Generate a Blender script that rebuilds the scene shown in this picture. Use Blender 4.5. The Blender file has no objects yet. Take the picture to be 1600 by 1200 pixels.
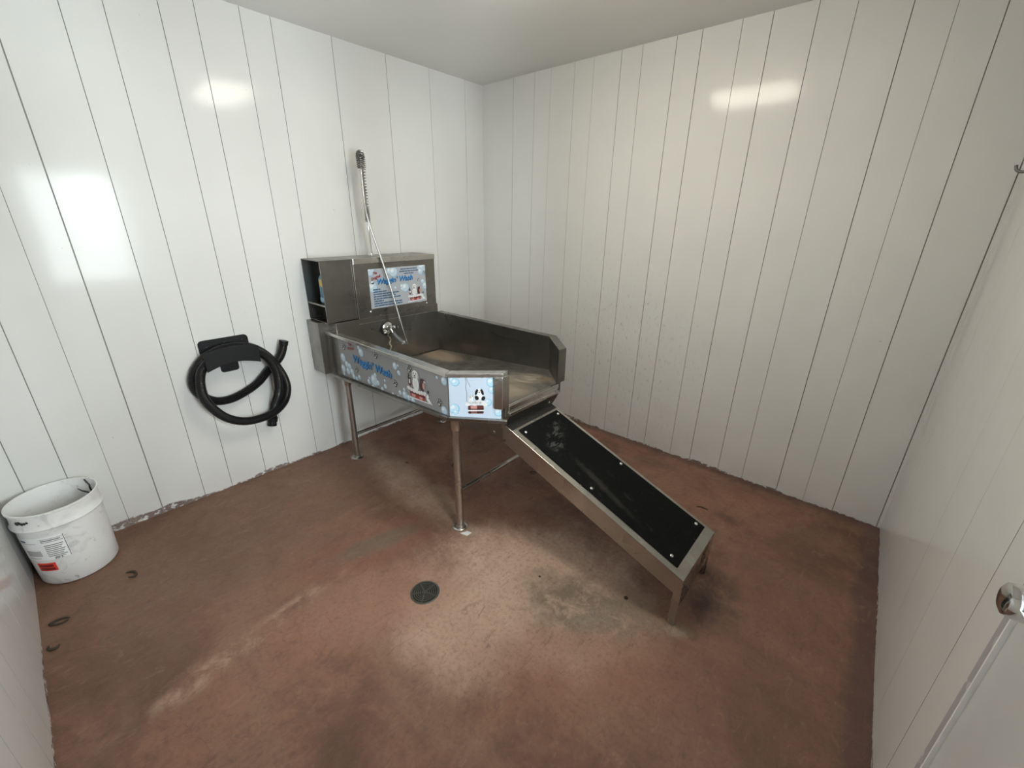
import bpy, bmesh, math, random
from mathutils import Vector, Matrix, Quaternion
random.seed(7)
SC = bpy.context.scene
C = SC.collection

# ------------------------------------------------------------------ camera
cam_d = bpy.data.cameras.new('camera'); cam = bpy.data.objects.new('camera', cam_d); C.objects.link(cam)
_r = Vector((0.75286236, 0.65805641, 0.0126502)); _u = Vector((-0.24776904, 0.26555415, 0.93171428)); _f = Vector((-0.60976124, 0.70458694, -0.36297172))
M = Matrix.Identity(4)
for i in range(3):
    M[i][0] = _r[i]; M[i][1] = _u[i]; M[i][2] = -_f[i]
M[0][3], M[1][3], M[2][3] = 2.73778483, -2.76321391, 1.56
cam.matrix_world = M
cam_d.sensor_width = 36.0; cam_d.lens = 660.5 * 36 / 1600; cam_d.clip_start = 0.01; cam_d.clip_end = 100
SC.camera = cam

# ------------------------------------------------------------------ light and exposure
SC.view_settings.view_transform = 'Standard'; SC.view_settings.look = 'None'
SC.view_settings.gamma = 1; SC.view_settings.use_curve_mapping = False
SC.view_settings.exposure = 0.12
W = bpy.data.worlds.new('daylight'); SC.world = W; W.use_nodes = True
bgn = W.node_tree.nodes['Background']; bgn.inputs[0].default_value = (0.93, 0.96, 1.0, 1); bgn.inputs[1].default_value = 34.0
_wt = W.node_tree; _tc = _wt.nodes.new('ShaderNodeTexCoord'); _mp = _wt.nodes.new('ShaderNodeMapping'); _mp.inputs['Scale'].default_value = (5, 5, 2.2)
_nz = _wt.nodes.new('ShaderNodeTexNoise'); _nz.inputs['Scale'].default_value = 2.2; _nz.inputs['Detail'].default_value = 3
_mr = _wt.nodes.new('ShaderNodeMapRange'); _mr.inputs[1].default_value = .35; _mr.inputs[2].default_value = .65; _mr.inputs[3].default_value = 14.0; _mr.inputs[4].default_value = 54.0
_wt.links.new(_tc.outputs['Generated'], _mp.inputs[0]); _wt.links.new(_mp.outputs[0], _nz.inputs['Vector']); _wt.links.new(_nz.outputs['Fac'], _mr.inputs[0]); _wt.links.new(_mr.outputs[0], bgn.inputs[1])
DOOR_Y0, DOOR_Y1 = -2.66, -1.775           # door leaf span on the right wall
GL_Y0, GL_Y1, GL_Z0, GL_Z1 = -2.54, -1.885, 0.93, 1.90
def wx(y): return 3.04 + 0.02 * abs(y)      # right wall plane, a hair out of square
pl = bpy.data.lights.new('window_portal', 'AREA'); pl.shape = 'RECTANGLE'
pl.size = GL_Z1 - GL_Z0; pl.size_y = GL_Y1 - GL_Y0; pl.cycles.is_portal = True
po = bpy.data.objects.new('window_portal', pl); C.objects.link(po)
po.location = (wx(-2.2) + 0.30, (GL_Y0 + GL_Y1) / 2, (GL_Z0 + GL_Z1) / 2); po.rotation_euler = (0, math.pi / 2, 0)
LAMP_POS = (1.62, -1.30); LAMP_L = 29.0

# ------------------------------------------------------------------ material helpers
def mat(name, col, rough=0.5, metal=0.0, spec=0.5, coat=0.0):
    m = bpy.data.materials.new(name); m.use_nodes = True
    b = m.node_tree.nodes['Principled BSDF']
    b.inputs['Base Color'].default_value = (*col, 1); b.inputs['Roughness'].default_value = rough
    b.inputs['Metallic'].default_value = metal; b.inputs['Specular IOR Level'].default_value = spec
    b.inputs['Coat Weight'].default_value = coat
    return m
class NT:
    def __init__(s, m): s.t = m.node_tree; s.n = s.t.nodes; s.l = s.t.links; s.b = s.n['Principled BSDF']
    def new(s, ty, **k):
        o = s.n.new(ty)
        for a, v in k.items(): setattr(o, a, v)
        return o
    def pos(s):
        if not hasattr(s, '_p'): s._p = s.new('ShaderNodeNewGeometry').outputs['Position']
        return s._p
    def obj(s): return s.new('ShaderNodeTexCoord').outputs['Object']
    def noise(s, scale, detail=4, rough=0.55, vec=None, stretch=None, dist=0.0):
        v = vec or s.pos()
        if stretch:
            mp = s.new('ShaderNodeMapping'); mp.inputs['Scale'].default_value = stretch; s.l.new(v, mp.inputs[0]); v = mp.outputs[0]
        n = s.new('ShaderNodeTexNoise'); n.inputs['Scale'].default_value = scale; n.inputs['Detail'].default_value = detail
        n.inputs['Roughness'].default_value = rough; n.inputs['Distortion'].default_value = dist; s.l.new(v, n.inputs['Vector'])
        return n.outputs['Fac']
    def rng(s, v, a, b, c=0.0, d=1.0):
        r = s.new('ShaderNodeMapRange'); r.interpolation_type = 'SMOOTHSTEP'
        s.l.new(v, r.inputs[0])
        for i, x in zip((1, 2, 3, 4), (a, b, c, d)): r.inputs[i].default_value = x
        return r.outputs[0]
    def m(s, op, a, b=None):
        o = s.new('ShaderNodeMath', operation=op)
        for i, x in enumerate((a, b)):
            if x is None: continue
            if isinstance(x, (int, float)): o.inputs[i].default_value = x
            else: s.l.new(x, o.inputs[i])
        return o.outputs[0]
    def mix(s, fac, a, b, mode='MIX'):
        o = s.new('ShaderNodeMix'); o.data_type = 'RGBA'; o.blend_type = mode
        for i, x in ((0, fac), (6, a), (7, b)):
            if isinstance(x, (int, float)): o.inputs[i].default_value = x
            elif isinstance(x, tuple): o.inputs[i].default_value = (*x, 1) if len(x) == 3 else x
            else: s.l.new(x, o.inputs[i])
        return o.outputs[2]
    def blob(s, cx, cy, rx, ry, ang, wob=None, k=0.5, edge=(0.75, 1.15), z=None):
        mp = s.new('ShaderNodeMapping', vector_type='TEXTURE')
        mp.inputs['Location'].default_value = (cx, cy, 0 if z is None else z); mp.inputs['Rotation'].default_value = (0, 0, math.radians(ang))
        mp.inputs['Scale'].default_value = (rx, ry, 1e3 if z is None else rx); s.l.new(s.pos(), mp.inputs[0])
        ln = s.new('ShaderNodeVectorMath', operation='LENGTH'); s.l.new(mp.outputs[0], ln.inputs[0]); v = ln.outputs['Value']
        if wob is not None: v = s.m('ADD', v, s.m('MULTIPLY', s.m('SUBTRACT', wob, 0.5), k * 2))
        return s.rng(v, edge[0], edge[1], 1.0, 0.0)
    def bump(s, v, strength=0.2, dist=0.01):
        b = s.new('ShaderNodeBump'); b.inputs['Strength'].default_value = strength; b.inputs['Distance'].default_value = dist
        s.l.new(v, b.inputs['Height']); s.l.new(b.outputs[0], s.b.inputs['Normal'])
    def col(s, c): s.l.new(c, s.b.inputs['Base Color'])
    def rgh(s, r): s.l.new(r, s.b.inputs['Roughness'])

# walls: glossy white plastic boards
def wall_material(name, smudge=False, base=(0.74, 0.74, 0.72), rough=0.115):
    m = mat(name, base, rough, 0, 0.17); t = NT(m)
    n1 = t.noise(2.2, 3); c = t.mix(t.rng(n1, 0.3, 0.7), tuple(x * 0.965 for x in base), base)
    sep = t.new('ShaderNodeSeparateXYZ'); t.l.new(t.pos(), sep.inputs[0]); z = sep.outputs[2]
    # flaked paint and dirt along the foot of the wall
    nn = t.noise(9, 5, 0.7); big = t.noise(1.7, 2)
    h = t.m('ADD', t.m('MULTIPLY', t.m('SUBTRACT', nn, 0.40), 0.055), t.m('MULTIPLY', t.m('SUBTRACT', big, 0.5), 0.10))
    fl = t.blob(0.0, -2.66, 0.22, 0.28, 0, nn, 0.3, (0.4, 1.1), z=0.0)
    h = t.m('ADD', h, t.m('MULTIPLY', fl, 0.035))
    foot = t.rng(t.m('SUBTRACT', z, h), 0.0, 0.006, 1.0, 0.0)
    foot = t.m('MULTIPLY', foot, t.rng(t.noise(30, 3, 0.6, stretch=(1, 1, 1.6)), 0.40, 0.50))
    c = t.mix(t.m('MULTIPLY', foot, 0.85), c, (0.115, 0.058, 0.046))
    dust = t.m('MULTIPLY', t.rng(z, 0.0, 0.28, 1.0, 0.0), t.rng(t.noise(5, 4), 0.3, 0.75))
    c = t.mix(t.m('MULTIPLY', dust, 0.22), c, (0.45, 0.38, 0.33))
    sp = t.m('MULTIPLY', t.rng(t.noise(34, 2, 0.5), 0.76, 0.79), 0.25)
    c = t.mix(sp, c, (0.30, 0.27, 0.24))
    if smudge:
        w = t.noise(3.2, 4)
        a = t.blob(1.32, 0, 0.75, 0.4, 0, w, 0.5, (0.3, 1.2), z=0.62)
        mk = t.rng(t.noise(55, 4, 0.7, stretch=(1, 1, 0.45)), 0.55, 0.72)
        c = t.mix(t.m('MULTIPLY', t.m('MULTIPLY', a, mk), 0.6), c, (0.30, 0.29, 0.26))
    t.col(c)
    t.bump(t.noise(1.3, 2, stretch=(3.0, 3.0, 0.8)), 0.06, 0.02)
    t.rgh(t.rng(t.noise(1.5, 2), 0.3, 0.8, rough * 0.95, rough * 1.15))
    return m
MW = wall_material('white_plastic_boards'); MWB = wall_material('white_plastic_boards_smudged', True)
MGROOVE = mat('groove_grime', (0.36, 0.35, 0.33), 0.7)
MCEIL = mat('ceiling_white', (0.80, 0.79, 0.76), 0.5)
t = NT(MCEIL); t.bump(t.noise(40, 3), 0.05, 0.002)

# floor: worn red-brown coated concrete
def floor_material():
    m = mat('worn_red_concrete', (0.2, 0.1, 0.08), 0.55); t = NT(m)
    w = t.noise(2.6, 8, 0.68, dist=0.6); w2 = t.noise(9, 8, 0.72, dist=0.4); w3 = t.noise(2.0, 4, stretch=(0.7, 2.4, 1)); fine = t.noise(60, 5, 0.7); ff = t.noise(240, 2); rid = t.noise(16, 8, 0.75, stretch=(1.5, 0.6, 1), dist=1.2)
    c = t.mix(t.rng(w, 0.32, 0.68), (0.130, 0.060, 0.038), (0.290, 0.140, 0.090))
    c = t.mix(t.m('MULTIPLY', t.rng(w3, 0.45, 0.65), 0.45), c, (0.28, 0.165, 0.110))
    c = t.mix(t.m('MULTIPLY', t.rng(w2, 0.52, 0.72), 0.4), c, (0.115, 0.070, 0.052))
    def put(c, spec, colr, amt, tex=None):
        k = t.blob(*spec)
        if tex is not None: k = t.m('MULTIPLY', k, tex)
        return t.mix(t.m('MULTIPLY', k, amt), c, colr)
    wb = t.noise(3.5, 8, 0.72, dist=0.3)
    # brown worn zone in front of the left wall and around the bucket
    c = put(c, (0.45, -2.3, 0.8, 1.1, 0, wb, 0.6, (0.4, 1.2)), (0.185, 0.105, 0.064), 0.75)
    # pale scuffed streak running from the rear leg to the front leg
    c = put(c, (0.80, -1.49, 0.80, 0.13, -6, wb, 0.9, (0.3, 1.3)), (0.44, 0.31, 0.23), 0.85, t.rng(w2, 0.3, 0.6, 0.35, 1))
    # olive oval patch with a redder rim
    c = put(c, (1.09, -1.93, 0.36, 0.155, 78, wb, 0.7, (0.7, 1.25)), (0.22, 0.092, 0.06), 0.65)
    c = put(c, (1.09, -1.90, 0.27, 0.075, 78, wb, 0.9, (0.5, 1.25)), (0.150, 0.118, 0.082), 0.8, t.rng(w2, 0.25, 0.6, 0.35, 1))
    # scraped pale streaks towards the near left
    c = put(c, (1.19, -2.55, 0.50, 0.055, 98, wb, 1.0, (0.3, 1.3)), (0.46, 0.31, 0.22), 0.75, t.rng(w2, 0.42, 0.6))
    # bare grey patch beside the ramp
    c = put(c, (1.86, -1.55, 0.50, 0.40, 15, wb, 0.8, (0.55, 1.25)), (0.60, 0.43, 0.335), 0.95, t.rng(w2, 0.2, 0.6, 0.55, 1))
    c = put(c, (1.80, -1.95, 0.30, 0.22, 20, wb, 0.9, (0.5, 1.3)), (0.56, 0.38, 0.29), 0.75)
    c = put(c, (2.10, -1.52, 0.32, 0.17, 25, wb, 1.1, (0.4, 1.3)), (0.135, 0.108, 0.075), 0.8, t.rng(w2, 0.35, 0.55))
    c = put(c, (2.24, -1.50, 0.24, 0.08, 30, wb, 1.0, (0.4, 1.3)), (0.42, 0.34, 0.27), 0.55, t.rng(w2, 0.45, 0.62))
    # redder coat left near the front and around the drain
    c = put(c, (1.42, -2.05, 0.34, 0.20, 60, wb, 0.8, (0.5, 1.3)), (0.34, 0.18, 0.125), 0.6)
    c = put(c, (2.25, -1.75, 0.42, 0.16, 35, wb, 0.8, (0.5, 1.3)), (0.33, 0.16, 0.11), 0.6)
    c = put(c, (2.75, -1.1, 0.35, 0.9, 0, wb, 0.6, (0.4, 1.3)), (0.185, 0.092, 0.068), 0.5)
    # black grime around the ramp's foot
    c = put(c, (2.50, -1.08, 0.12, 0.20, 0, wb, 1.2, (0.3, 1.3)), (0.045, 0.030, 0.026), 0.75, t.rng(w2, 0.36, 0.6))
    c = put(c, (2.44, -1.37, 0.06, 0.035, 30, rid, 1.3, (0.4, 1.2)), (0.36, 0.29, 0.22), 0.6)
    # dark purplish bands along the foot of the back and right walls
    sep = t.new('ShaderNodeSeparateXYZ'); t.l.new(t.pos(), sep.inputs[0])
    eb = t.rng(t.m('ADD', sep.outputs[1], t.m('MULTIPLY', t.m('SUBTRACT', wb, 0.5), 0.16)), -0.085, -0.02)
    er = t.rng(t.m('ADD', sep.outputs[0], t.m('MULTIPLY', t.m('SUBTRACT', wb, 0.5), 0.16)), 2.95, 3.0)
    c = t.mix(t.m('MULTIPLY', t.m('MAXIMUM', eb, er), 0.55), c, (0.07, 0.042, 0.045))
    # hairline cracks
    vo = t.new('ShaderNodeTexVoronoi', feature='DISTANCE_TO_EDGE'); vo.inputs['Scale'].default_value = 1.6
    vm = t.new('ShaderNodeVectorMath', operation='ADD'); t.l.new(t.pos(), vm.inputs[0])
    nz = t.new('ShaderNodeTexNoise'); nz.inputs['Scale'].default_value = 3.0; nz.inputs['Detail'].default_value = 5; t.l.new(t.pos(), nz.inputs['Vector'])
    t.l.new(nz.outputs['Color'], vm.inputs[1]); t.l.new(vm.outputs[0], vo.inputs['Vector'])
    cr = t.m('MULTIPLY', t.rng(vo.outputs['Distance'], 0.0, 0.009, 1.0, 0.0), t.rng(w, 0.48, 0.6))
    c = t.mix(t.m('MULTIPLY', cr, 0.22), c, (0.07, 0.045, 0.035))
    c = t.mix(t.m('MULTIPLY', t.rng(fine, 0.45, 0.7), 0.35), c, (0.10, 0.060, 0.042))
    c = t.mix(t.m('MULTIPLY', t.rng(rid, 0.55, 0.68), 0.32), c, (0.36, 0.235, 0.17)); c = t.mix(t.m('MULTIPLY', t.rng(rid, 0.45, 0.33), 0.40), c, (0.085, 0.050, 0.036))
    sp = t.m('MULTIPLY', t.rng(ff, 0.62, 0.72), 0.18); c = t.mix(sp, c, (0.45, 0.36, 0.30))
    t.col(c); t.rgh(t.rng(w2, 0.3, 0.75, 0.38, 0.66))
    hgt = t.m('ADD', t.m('MULTIPLY', t.m('ADD', w2, rid), 0.6), t.m('ADD', t.m('MULTIPLY', fine, 0.25), t.m('MULTIPLY', cr, -0.15)))
    t.bump(hgt, 0.55, 0.014)
    return m
MFLOOR = floor_material()

def steel(name, col=(0.30, 0.29, 0.27), rough=0.27, grime=0.5, stretch=(1, 1, 6)):
    m = mat(name, col, rough, 1.0); t = NT(m)
    a = t.noise(5, 3, 0.5); b = t.noise(40, 3, 0.6, stretch=stretch)
    c = t.mix(t.m('MULTIPLY', t.rng(a, 0.38, 0.72), grime), col, tuple(x * f for x, f in zip(col, (0.52, 0.49, 0.44))))
    c = t.mix(t.m('MULTIPLY', t.rng(b, 0.4, 0.8), 0.06), c, tuple(min(1, x * 1.4) for x in col))
    t.col(c); t.rgh(t.m('ADD', t.rng(a, 0.2, 0.8, rough - 0.06, rough + 0.12), t.m('MULTIPLY', b, 0.02)))
    return m
MST = steel('brushed_steel'); MSTD = steel('brushed_steel_dull', (0.24, 0.232, 0.215), 0.30, 0.6)
MSTR = steel('brushed_steel_highlit', (0.62, 0.61, 0.58), 0.20, 0.08)  # brighter steel copy, edge highlights of rim and lip put into its colour
MRAMP = steel('ramp_steel', (0.46, 0.445, 0.415), 0.26, 0.4)
MPIPE = steel('pipe_steel', (0.56, 0.55, 0.53), 0.24, 0.2)
MCHR = mat('chrome', (0.78, 0.78, 0.78), 0.12, 1.0); t = NT(MCHR); t.rgh(t.rng(t.noise(60, 2), 0.3, 0.8, 0.08, 0.2))
MDARKM = mat('dark_spring_metal', (0.22, 0.21, 0.20), 0.35, 0.9); t = NT(MDARKM); t.rgh(t.rng(t.noise(90, 2), 0.3, 0.8, 0.25, 0.45))
def tub_floor_mat():
    m = mat('tub_floor_dirty_steel', (0.2, 0.19, 0.17), 0.4, 0.8); t = NT(m)
    w = t.noise(5, 6, 0.65, dist=0.5); w2 = t.noise(16, 4, 0.6, stretch=(1, 2.5, 1))
    c = t.mix(t.rng(w, 0.35, 0.65), (0.16, 0.15, 0.128), (0.28, 0.26, 0.225))
    masks = []
    for spec, colr, amt in (((0.40, -0.87, 0.26, 0.12, -12, w, 0.7, (0.5, 1.2)), (0.46, 0.34, 0.23), 0.9),
                            ((1.34, -1.18, 0.13, 0.16, 0, w, 0.9, (0.4, 1.3)), (0.42, 0.33, 0.22), 0.6),
                            ((1.28, -0.97, 0.15, 0.10, 20, w, 0.9, (0.4, 1.3)), (0.46, 0.38, 0.29), 0.65),
                            ((1.40, -0.92, 0.06, 0.05, 0, w, 0.8, (0.4, 1.3)), (0.25, 0.13, 0.07), 0.6)):
        k = t.m('MULTIPLY', t.m('MULTIPLY', t.blob(*spec), amt), t.rng(w2, 0.25, 0.6, 0.4, 1)); masks.append(k); c = t.mix(k, c, colr)
    t.col(c); mm = masks[0]
    for k in masks[1:]: mm = t.m('MAXIMUM', mm, k)
    t.l.new(t.m('SUBTRACT', 0.8, t.m('MULTIPLY', mm, 0.75)), t.b.inputs['Metallic'])
    t.rgh(t.rng(w2, 0.3, 0.7, 0.30, 0.55)); t.bump(w, 0.1, 0.004)
    return m
MTF = tub_floor_mat()
MBLK = mat('black_plastic', (0.009, 0.009, 0.010), 0.5, 0, 0.28); t = NT(MBLK); t.bump(t.noise(300, 2), 0.15, 0.0006)
MHOSE = mat('black_ribbed_hose', (0.008, 0.008, 0.009), 0.42, 0, 0.4); t = NT(MHOSE); t.rgh(t.rng(t.noise(40, 3), 0.3, 0.7, 0.3, 0.5))
def mat_rubber():
    m = mat('black_grip_mat', (0.01, 0.01, 0.01), 0.75, 0, 0.10); t = NT(m)
    n = t.noise(14, 6, 0.7, dist=0.8); sp = t.noise(210, 2)
    c = t.mix(t.m('MULTIPLY', t.rng(n, 0.58, 0.75), 0.35), (0.005, 0.006, 0.006), (0.06, 0.06, 0.057))
    c = t.mix(t.m('MULTIPLY', t.m('MULTIPLY', t.blob(1.66, -1.17, 0.05, 0.11, 30, n, 1.0, (0.3, 1.2)), t.rng(t.noise(40, 4, .7, stretch=(1, .35, 1)), .48, .56)), 0.6), c, (0.12, 0.12, 0.115))
    c = t.mix(t.m('MULTIPLY', t.blob(1.98, -1.24, 0.20, 0.02, -8, n, 1.4, (0.1, 1.3)), 0.18), c, (0.16, 0.15, 0.14))
    c = t.mix(t.m('MULTIPLY', t.rng(sp, 0.66, 0.74), 0.3), c, (0.14, 0.14, 0.13))
    t.col(c); t.bump(sp, 0.5, 0.0015); return m
MMAT = mat_rubber()
def bucket_mat():
    m = mat('white_bucket_plastic', (0.80, 0.80, 0.79), 0.38); t = NT(m)
    o = t.obj(); n = t.noise(7, 5, 0.65, vec=o, dist=0.5); n2 = t.noise(22, 3, 0.6, vec=o)
    k = t.m('MULTIPLY', t.rng(n, 0.54, 0.72), 0.35); c = t.mix(k, (0.80, 0.80, 0.79), (0.42, 0.41, 0.39))
    k = t.m('MULTIPLY', t.rng(n2, 0.68, 0.74), 0.5); c = t.mix(k, c, (0.18, 0.17, 0.16))
    k = t.m('MULTIPLY', t.rng(t.noise(11, 6, 0.7, vec=o, dist=1.0), 0.56, 0.66), 0.30); c = t.mix(k, c, (0.30, 0.29, 0.27))
    t.col(c); return m
MBUCK = bucket_mat()
def flat(name, col, rough=0.35, spec=0.5):
    m = mat(name, col, rough, 0, spec); t = NT(m)
    t.rgh(t.rng(t.noise(30, 2), 0.2, 0.8, rough * 0.85, rough * 1.2)); return m
D = dict(silver=mat('decal_silver_film', (0.33, 0.33, 0.335), 0.42, 0.35), pale=flat('decal_pale_blue', (0.58, 0.68, 0.80)),
         plate=flat('sign_silver_blue', (0.42, 0.44, 0.48)), blue=flat('ink_blue', (0.03, 0.27, 0.64)), navy=flat('ink_navy', (0.01, 0.035, 0.12)),
         red=flat('ink_red', (0.30, 0.01, 0.02)), tubred=flat('ink_tub_red', (0.36, 0.03, 0.025)), black=flat('ink_black', (0.012, 0.012, 0.012)),
         white=flat('ink_white', (0.82, 0.83, 0.84)), bub=flat('ink_bubble_blue', (0.33, 0.47, 0.60)), bub2=flat('ink_bubble_light', (0.52, 0.64, 0.73)),
         bub3=flat('ink_bubble_glint', (0.76, 0.82, 0.86)), brown=flat('ink_dark_brown', (0.07, 0.02, 0.018)), grey=flat('ink_grey', (0.30, 0.30, 0.30)),
         ltgrey=flat('ink_light_grey', (0.60, 0.60, 0.58)), teal=flat('ink_text_blue', (0.035, 0.11, 0.22)), maroon=flat('ink_maroon', (0.13, 0.035, 0.03)),
         sky=flat('ink_sky_blue', (0.30, 0.55, 0.72)), sky2=flat('ink_sky_light', (0.50, 0.72, 0.84)), rose=flat('ink_rose', (0.62, 0.30, 0.27)),
         paper=flat('label_paper', (0.92, 0.93, 0.93), 0.5), hot=flat('label_hot_red', (0.85, 0.05, 0.025), 0.5), hotdk=flat('label_dark_red', (0.18, 0.01, 0.01), 0.5),
         yellow=flat('label_yellow', (0.75, 0.50, 0.05), 0.4), bottle=flat('bottle_blue', (0.05, 0.20, 0.33), 0.35))

# ------------------------------------------------------------------ mesh helpers
def obj(name, bm, mats, parent=None, smooth=False, bevel=0.0, seg=2, world=True, label=None):
    me = bpy.data.meshes.new(name); bmesh.ops.recalc_face_normals(bm, faces=bm.faces) if world else None
    bm.to_mesh(me); bm.free()
    for m in (mats if isinstance(mats, (list, tuple)) else [mats]): me.materials.append(m)
    if smooth:
        for p in me.polygons: p.use_smooth = True
    if any(p.use_smooth for p in me.polygons): me.set_sharp_from_angle(angle=math.radians(38))
    o = bpy.data.objects.new(name, me); C.objects.link(o)
    if bevel:
        b = o.modifiers.new('bevel', 'BEVEL'); b.width = bevel; b.segments = seg; b.limit_method = 'ANGLE'; b.angle_limit = math.radians(40)
    if parent is not None:
        o.parent = parent
        o.matrix_parent_inverse = PINV(parent)
    if label: o['label'] = label
    return o
def PINV(p):
    Mx = Matrix.Translation(p.location) if p.parent is None else Matrix.Translation(p.parent.location)
    if p.parent is not None: Mx = Matrix.Translation(p.parent.location)
    return Mx.inverted() if p.parent is None else Matrix.Identity(4)
def thing(name, label, cat, loc=(0, 0, 0), group=None):
    o = bpy.data.objects.new(name, None); C.objects.link(o); o.location = loc; o.empty_display_size = 0.1
    o['label'] = label; o['category'] = cat
    if group: o['group'] = group
    return o
def tag(o, label, cat, group=None):
    o['label'] = label; o['category'] = cat
    if group: o['group'] = group
    return o
def struct(name, bm, m, parent=None, label=None, **k):
    o = obj(name, bm, m, parent, **k)
    if parent is None:
        o['kind'] = 'structure'
        if label: o['label'] = label
    return o
def box(bm, x0, x1, y0, y1, z0, z1, mi=0):
    v = [bm.verts.new((x, y, z)) for x in (x0, x1) for y in (y0, y1) for z in (z0, z1)]
    for f in ((0, 1, 3, 2), (4, 6, 7, 5), (0, 4, 5, 1), (2, 3, 7, 6), (0, 2, 6, 4), (1, 5, 7, 3)):
        q = bm.faces.new([v[i] for i in f]); q.material_index = mi
def B(*a):
    bm = bmesh.new()
    for q in a: box(bm, *q)
    return bm
def prism(bm, bot, top, mi=0):
    b = [bm.verts.new(p) for p in bot]; t_ = [bm.verts.new(p) for p in top]; n = len(b)
    bm.faces.new(b[::-1]).material_index = mi; bm.faces.new(t_).material_index = mi
    for i in range(n): bm.faces.new((b[i], b[(i + 1) % n], t_[(i + 1) % n], t_[i])).material_index = mi
def slab(bm, pts, vec, mi=0):
    prism(bm, pts, [Vector(p) + Vector(vec) for p in pts], mi)
def frames(P):
    n = len(P); T = []
    for i in range(n):
        d = P[min(i + 1, n - 1)] - P[max(i - 1, 0)]; T.append(d.normalized() if d.length > 1e-9 else Vector((0, 0, 1)))
    a = Vector((0, 0, 1)) if abs(T[0].z) < 0.9 else Vector((1, 0, 0))
    N = [(a - T[0] * a.dot(T[0])).normalized()]
    for i in range(1, n):
        q = N[-1] - T[i] * N[-1].dot(T[i]); N.append(q.normalized())
    return T, N
def tube(bm, P, r, seg=12, caps=True, mi=0, hollow=None):
    P = [Vector(p) for p in P]; T, N = frames(P); rings = []
    for i, p in enumerate(P):
        b = T[i].cross(N[i]); rr = r[i] if isinstance(r, (list, tuple)) else r
        rings.append([bm.verts.new(p + (N[i] * math.cos(2 * math.pi * k / seg) + b * math.sin(2 * math.pi * k / seg)) * rr) for k in range(seg)])
    for a, b in zip(rings, rings[1:]):
        for k in range(seg):
            f = bm.faces.new((a[k], a[(k + 1) % seg], b[(k + 1) % seg], b[k])); f.material_index = mi; f.smooth = True
    if caps:
        bm.faces.new(rings[0][::-1]).material_index = mi; bm.faces.new(rings[-1]).material_index = mi
def lathe(bm, prof, cx, cy, seg=48, axis='z', mi=0, close=False):
    rings = []
    for r, z in prof:
        ring = []
        for k in range(seg):
            a = 2 * math.pi * k / seg; c, s = math.cos(a) * r, math.sin(a) * r
            ring.append(bm.verts.new((cx + c, cy + s, z) if axis == 'z' else (z, cx + c, cy + s)))
        rings.append(ring)
    pairs = list(zip(rings, rings[1:])) + ([(rings[-1], rings[0])] if close else [])
    for a, b in pairs:
        for k in range(seg):
            f = bm.faces.new((a[k], a[(k + 1) % seg], b[(k + 1) % seg], b[k])); f.material_index = mi; f.smooth = True
    if not close:
        if prof[0][0] > 1e-6: bm.faces.new(rings[0][::-1]).material_index = mi
        if prof[-1][0] > 1e-6: bm.faces.new(rings[-1]).material_index = mi
def spline(P, step):
    P = [Vector(p) for p in P]; Q = [P[0] * 2 - P[1]] + P + [P[-1] * 2 - P[-2]]; out = []
    for i in range(1, len(Q) - 2):
        a, b, c, d = Q[i - 1:i + 3]
        for k in range(12):
            t = k / 12; out.append(0.5 * ((2 * b) + (c - a) * t + (2 * a - 5 * b + 4 * c - d) * t * t + (3 * b - a - 3 * c + d) * t ** 3))
    out.append(P[-1]); L = [0]
    for a, b in zip(out, out[1:]): L.append(L[-1] + (b - a).length)
    n = max(2, int(L[-1] / step)); R_ = []; j = 0
    for i in range(n + 1):
        s = L[-1] * i / n
        while j < len(L) - 2 and L[j + 1] < s: j += 1
        R_.append(out[j].lerp(out[j + 1], (s - L[j]) / max(1e-9, L[j + 1] - L[j])))
    return R_
def dome(bm, c, n, r, h, seg=12, mi=0):
    c = Vector(c); n = Vector(n).normalized(); a = n.orthogonal().normalized(); b = n.cross(a); rings = []
    for rr, hh in ((1, 0), (0.94, 0.45), (0.7, 0.8), (0.35, 0.97)):
        rings.append([bm.verts.new(c + (a * math.cos(2 * math.pi * k / seg) + b * math.sin(2 * math.pi * k / seg)) * r * rr + n * h * hh) for k in range(seg)])
    for p, q in zip(rings, rings[1:]):
        for k in range(seg): bm.faces.new((p[k], p[(k + 1) % seg], q[(k + 1) % seg], q[k])).smooth = True
    bm.faces.new(rings[-1]); bm.faces.new(rings[0][::-1])

# ------------------------------------------------------------------ room shell
H = 2.52
def grooved(fn, s0, s1, grooves, z0=0.0, z1=H, back=0.12, bm=None):
    """wall of boards; fn(s, depth, z) -> point; grooves = [(s, width)]"""
    bm = bm or bmesh.new(); prof = [(s0, 0, 0)]
    for g, w in sorted(grooves):
        prof += [(g - w / 2, 0, 1), (g - w / 6, 0.0045, 1), (g + w / 6, 0.0045, 1), (g + w / 2, 0, 0)]
    prof.append((s1, 0, 0))
    lo = [bm.verts.new(fn(s, d, z0)) for s, d, k in prof]; hi = [bm.verts.new(fn(s, d, z1)) for s, d, k in prof]
    for i in range(len(prof) - 1):
        f = bm.faces.new((lo[i], lo[i + 1], hi[i + 1], hi[i])); f.material_index = prof[i][2]
    b = [bm.verts.new(fn(s, back, z)) for s, z in ((s0, z0), (s1, z0), (s1, z1), (s0, z1))]
    bm.faces.new(b); bm.faces.new([*lo, b[1], b[0]]); bm.faces.new([*hi, b[2], b[3]])
    bm.faces.new((lo[0], hi[0], b[3], b[0])); bm.faces.new((lo[-1], hi[-1], b[2], b[1]))
    return bm
gl = [(-.185, .0018), (-.518, .0018), (-.863, .0026), (-1.218, .0028), (-1.547, .0028), (-1.693, .0026),
      (-1.889, .003), (-2.03, .003), (-2.226, .003), (-2.367, .003), (-2.567, .0048), (-2.711, .0018), (-2.858, .0034), (-3.0, .0034)]
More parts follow.
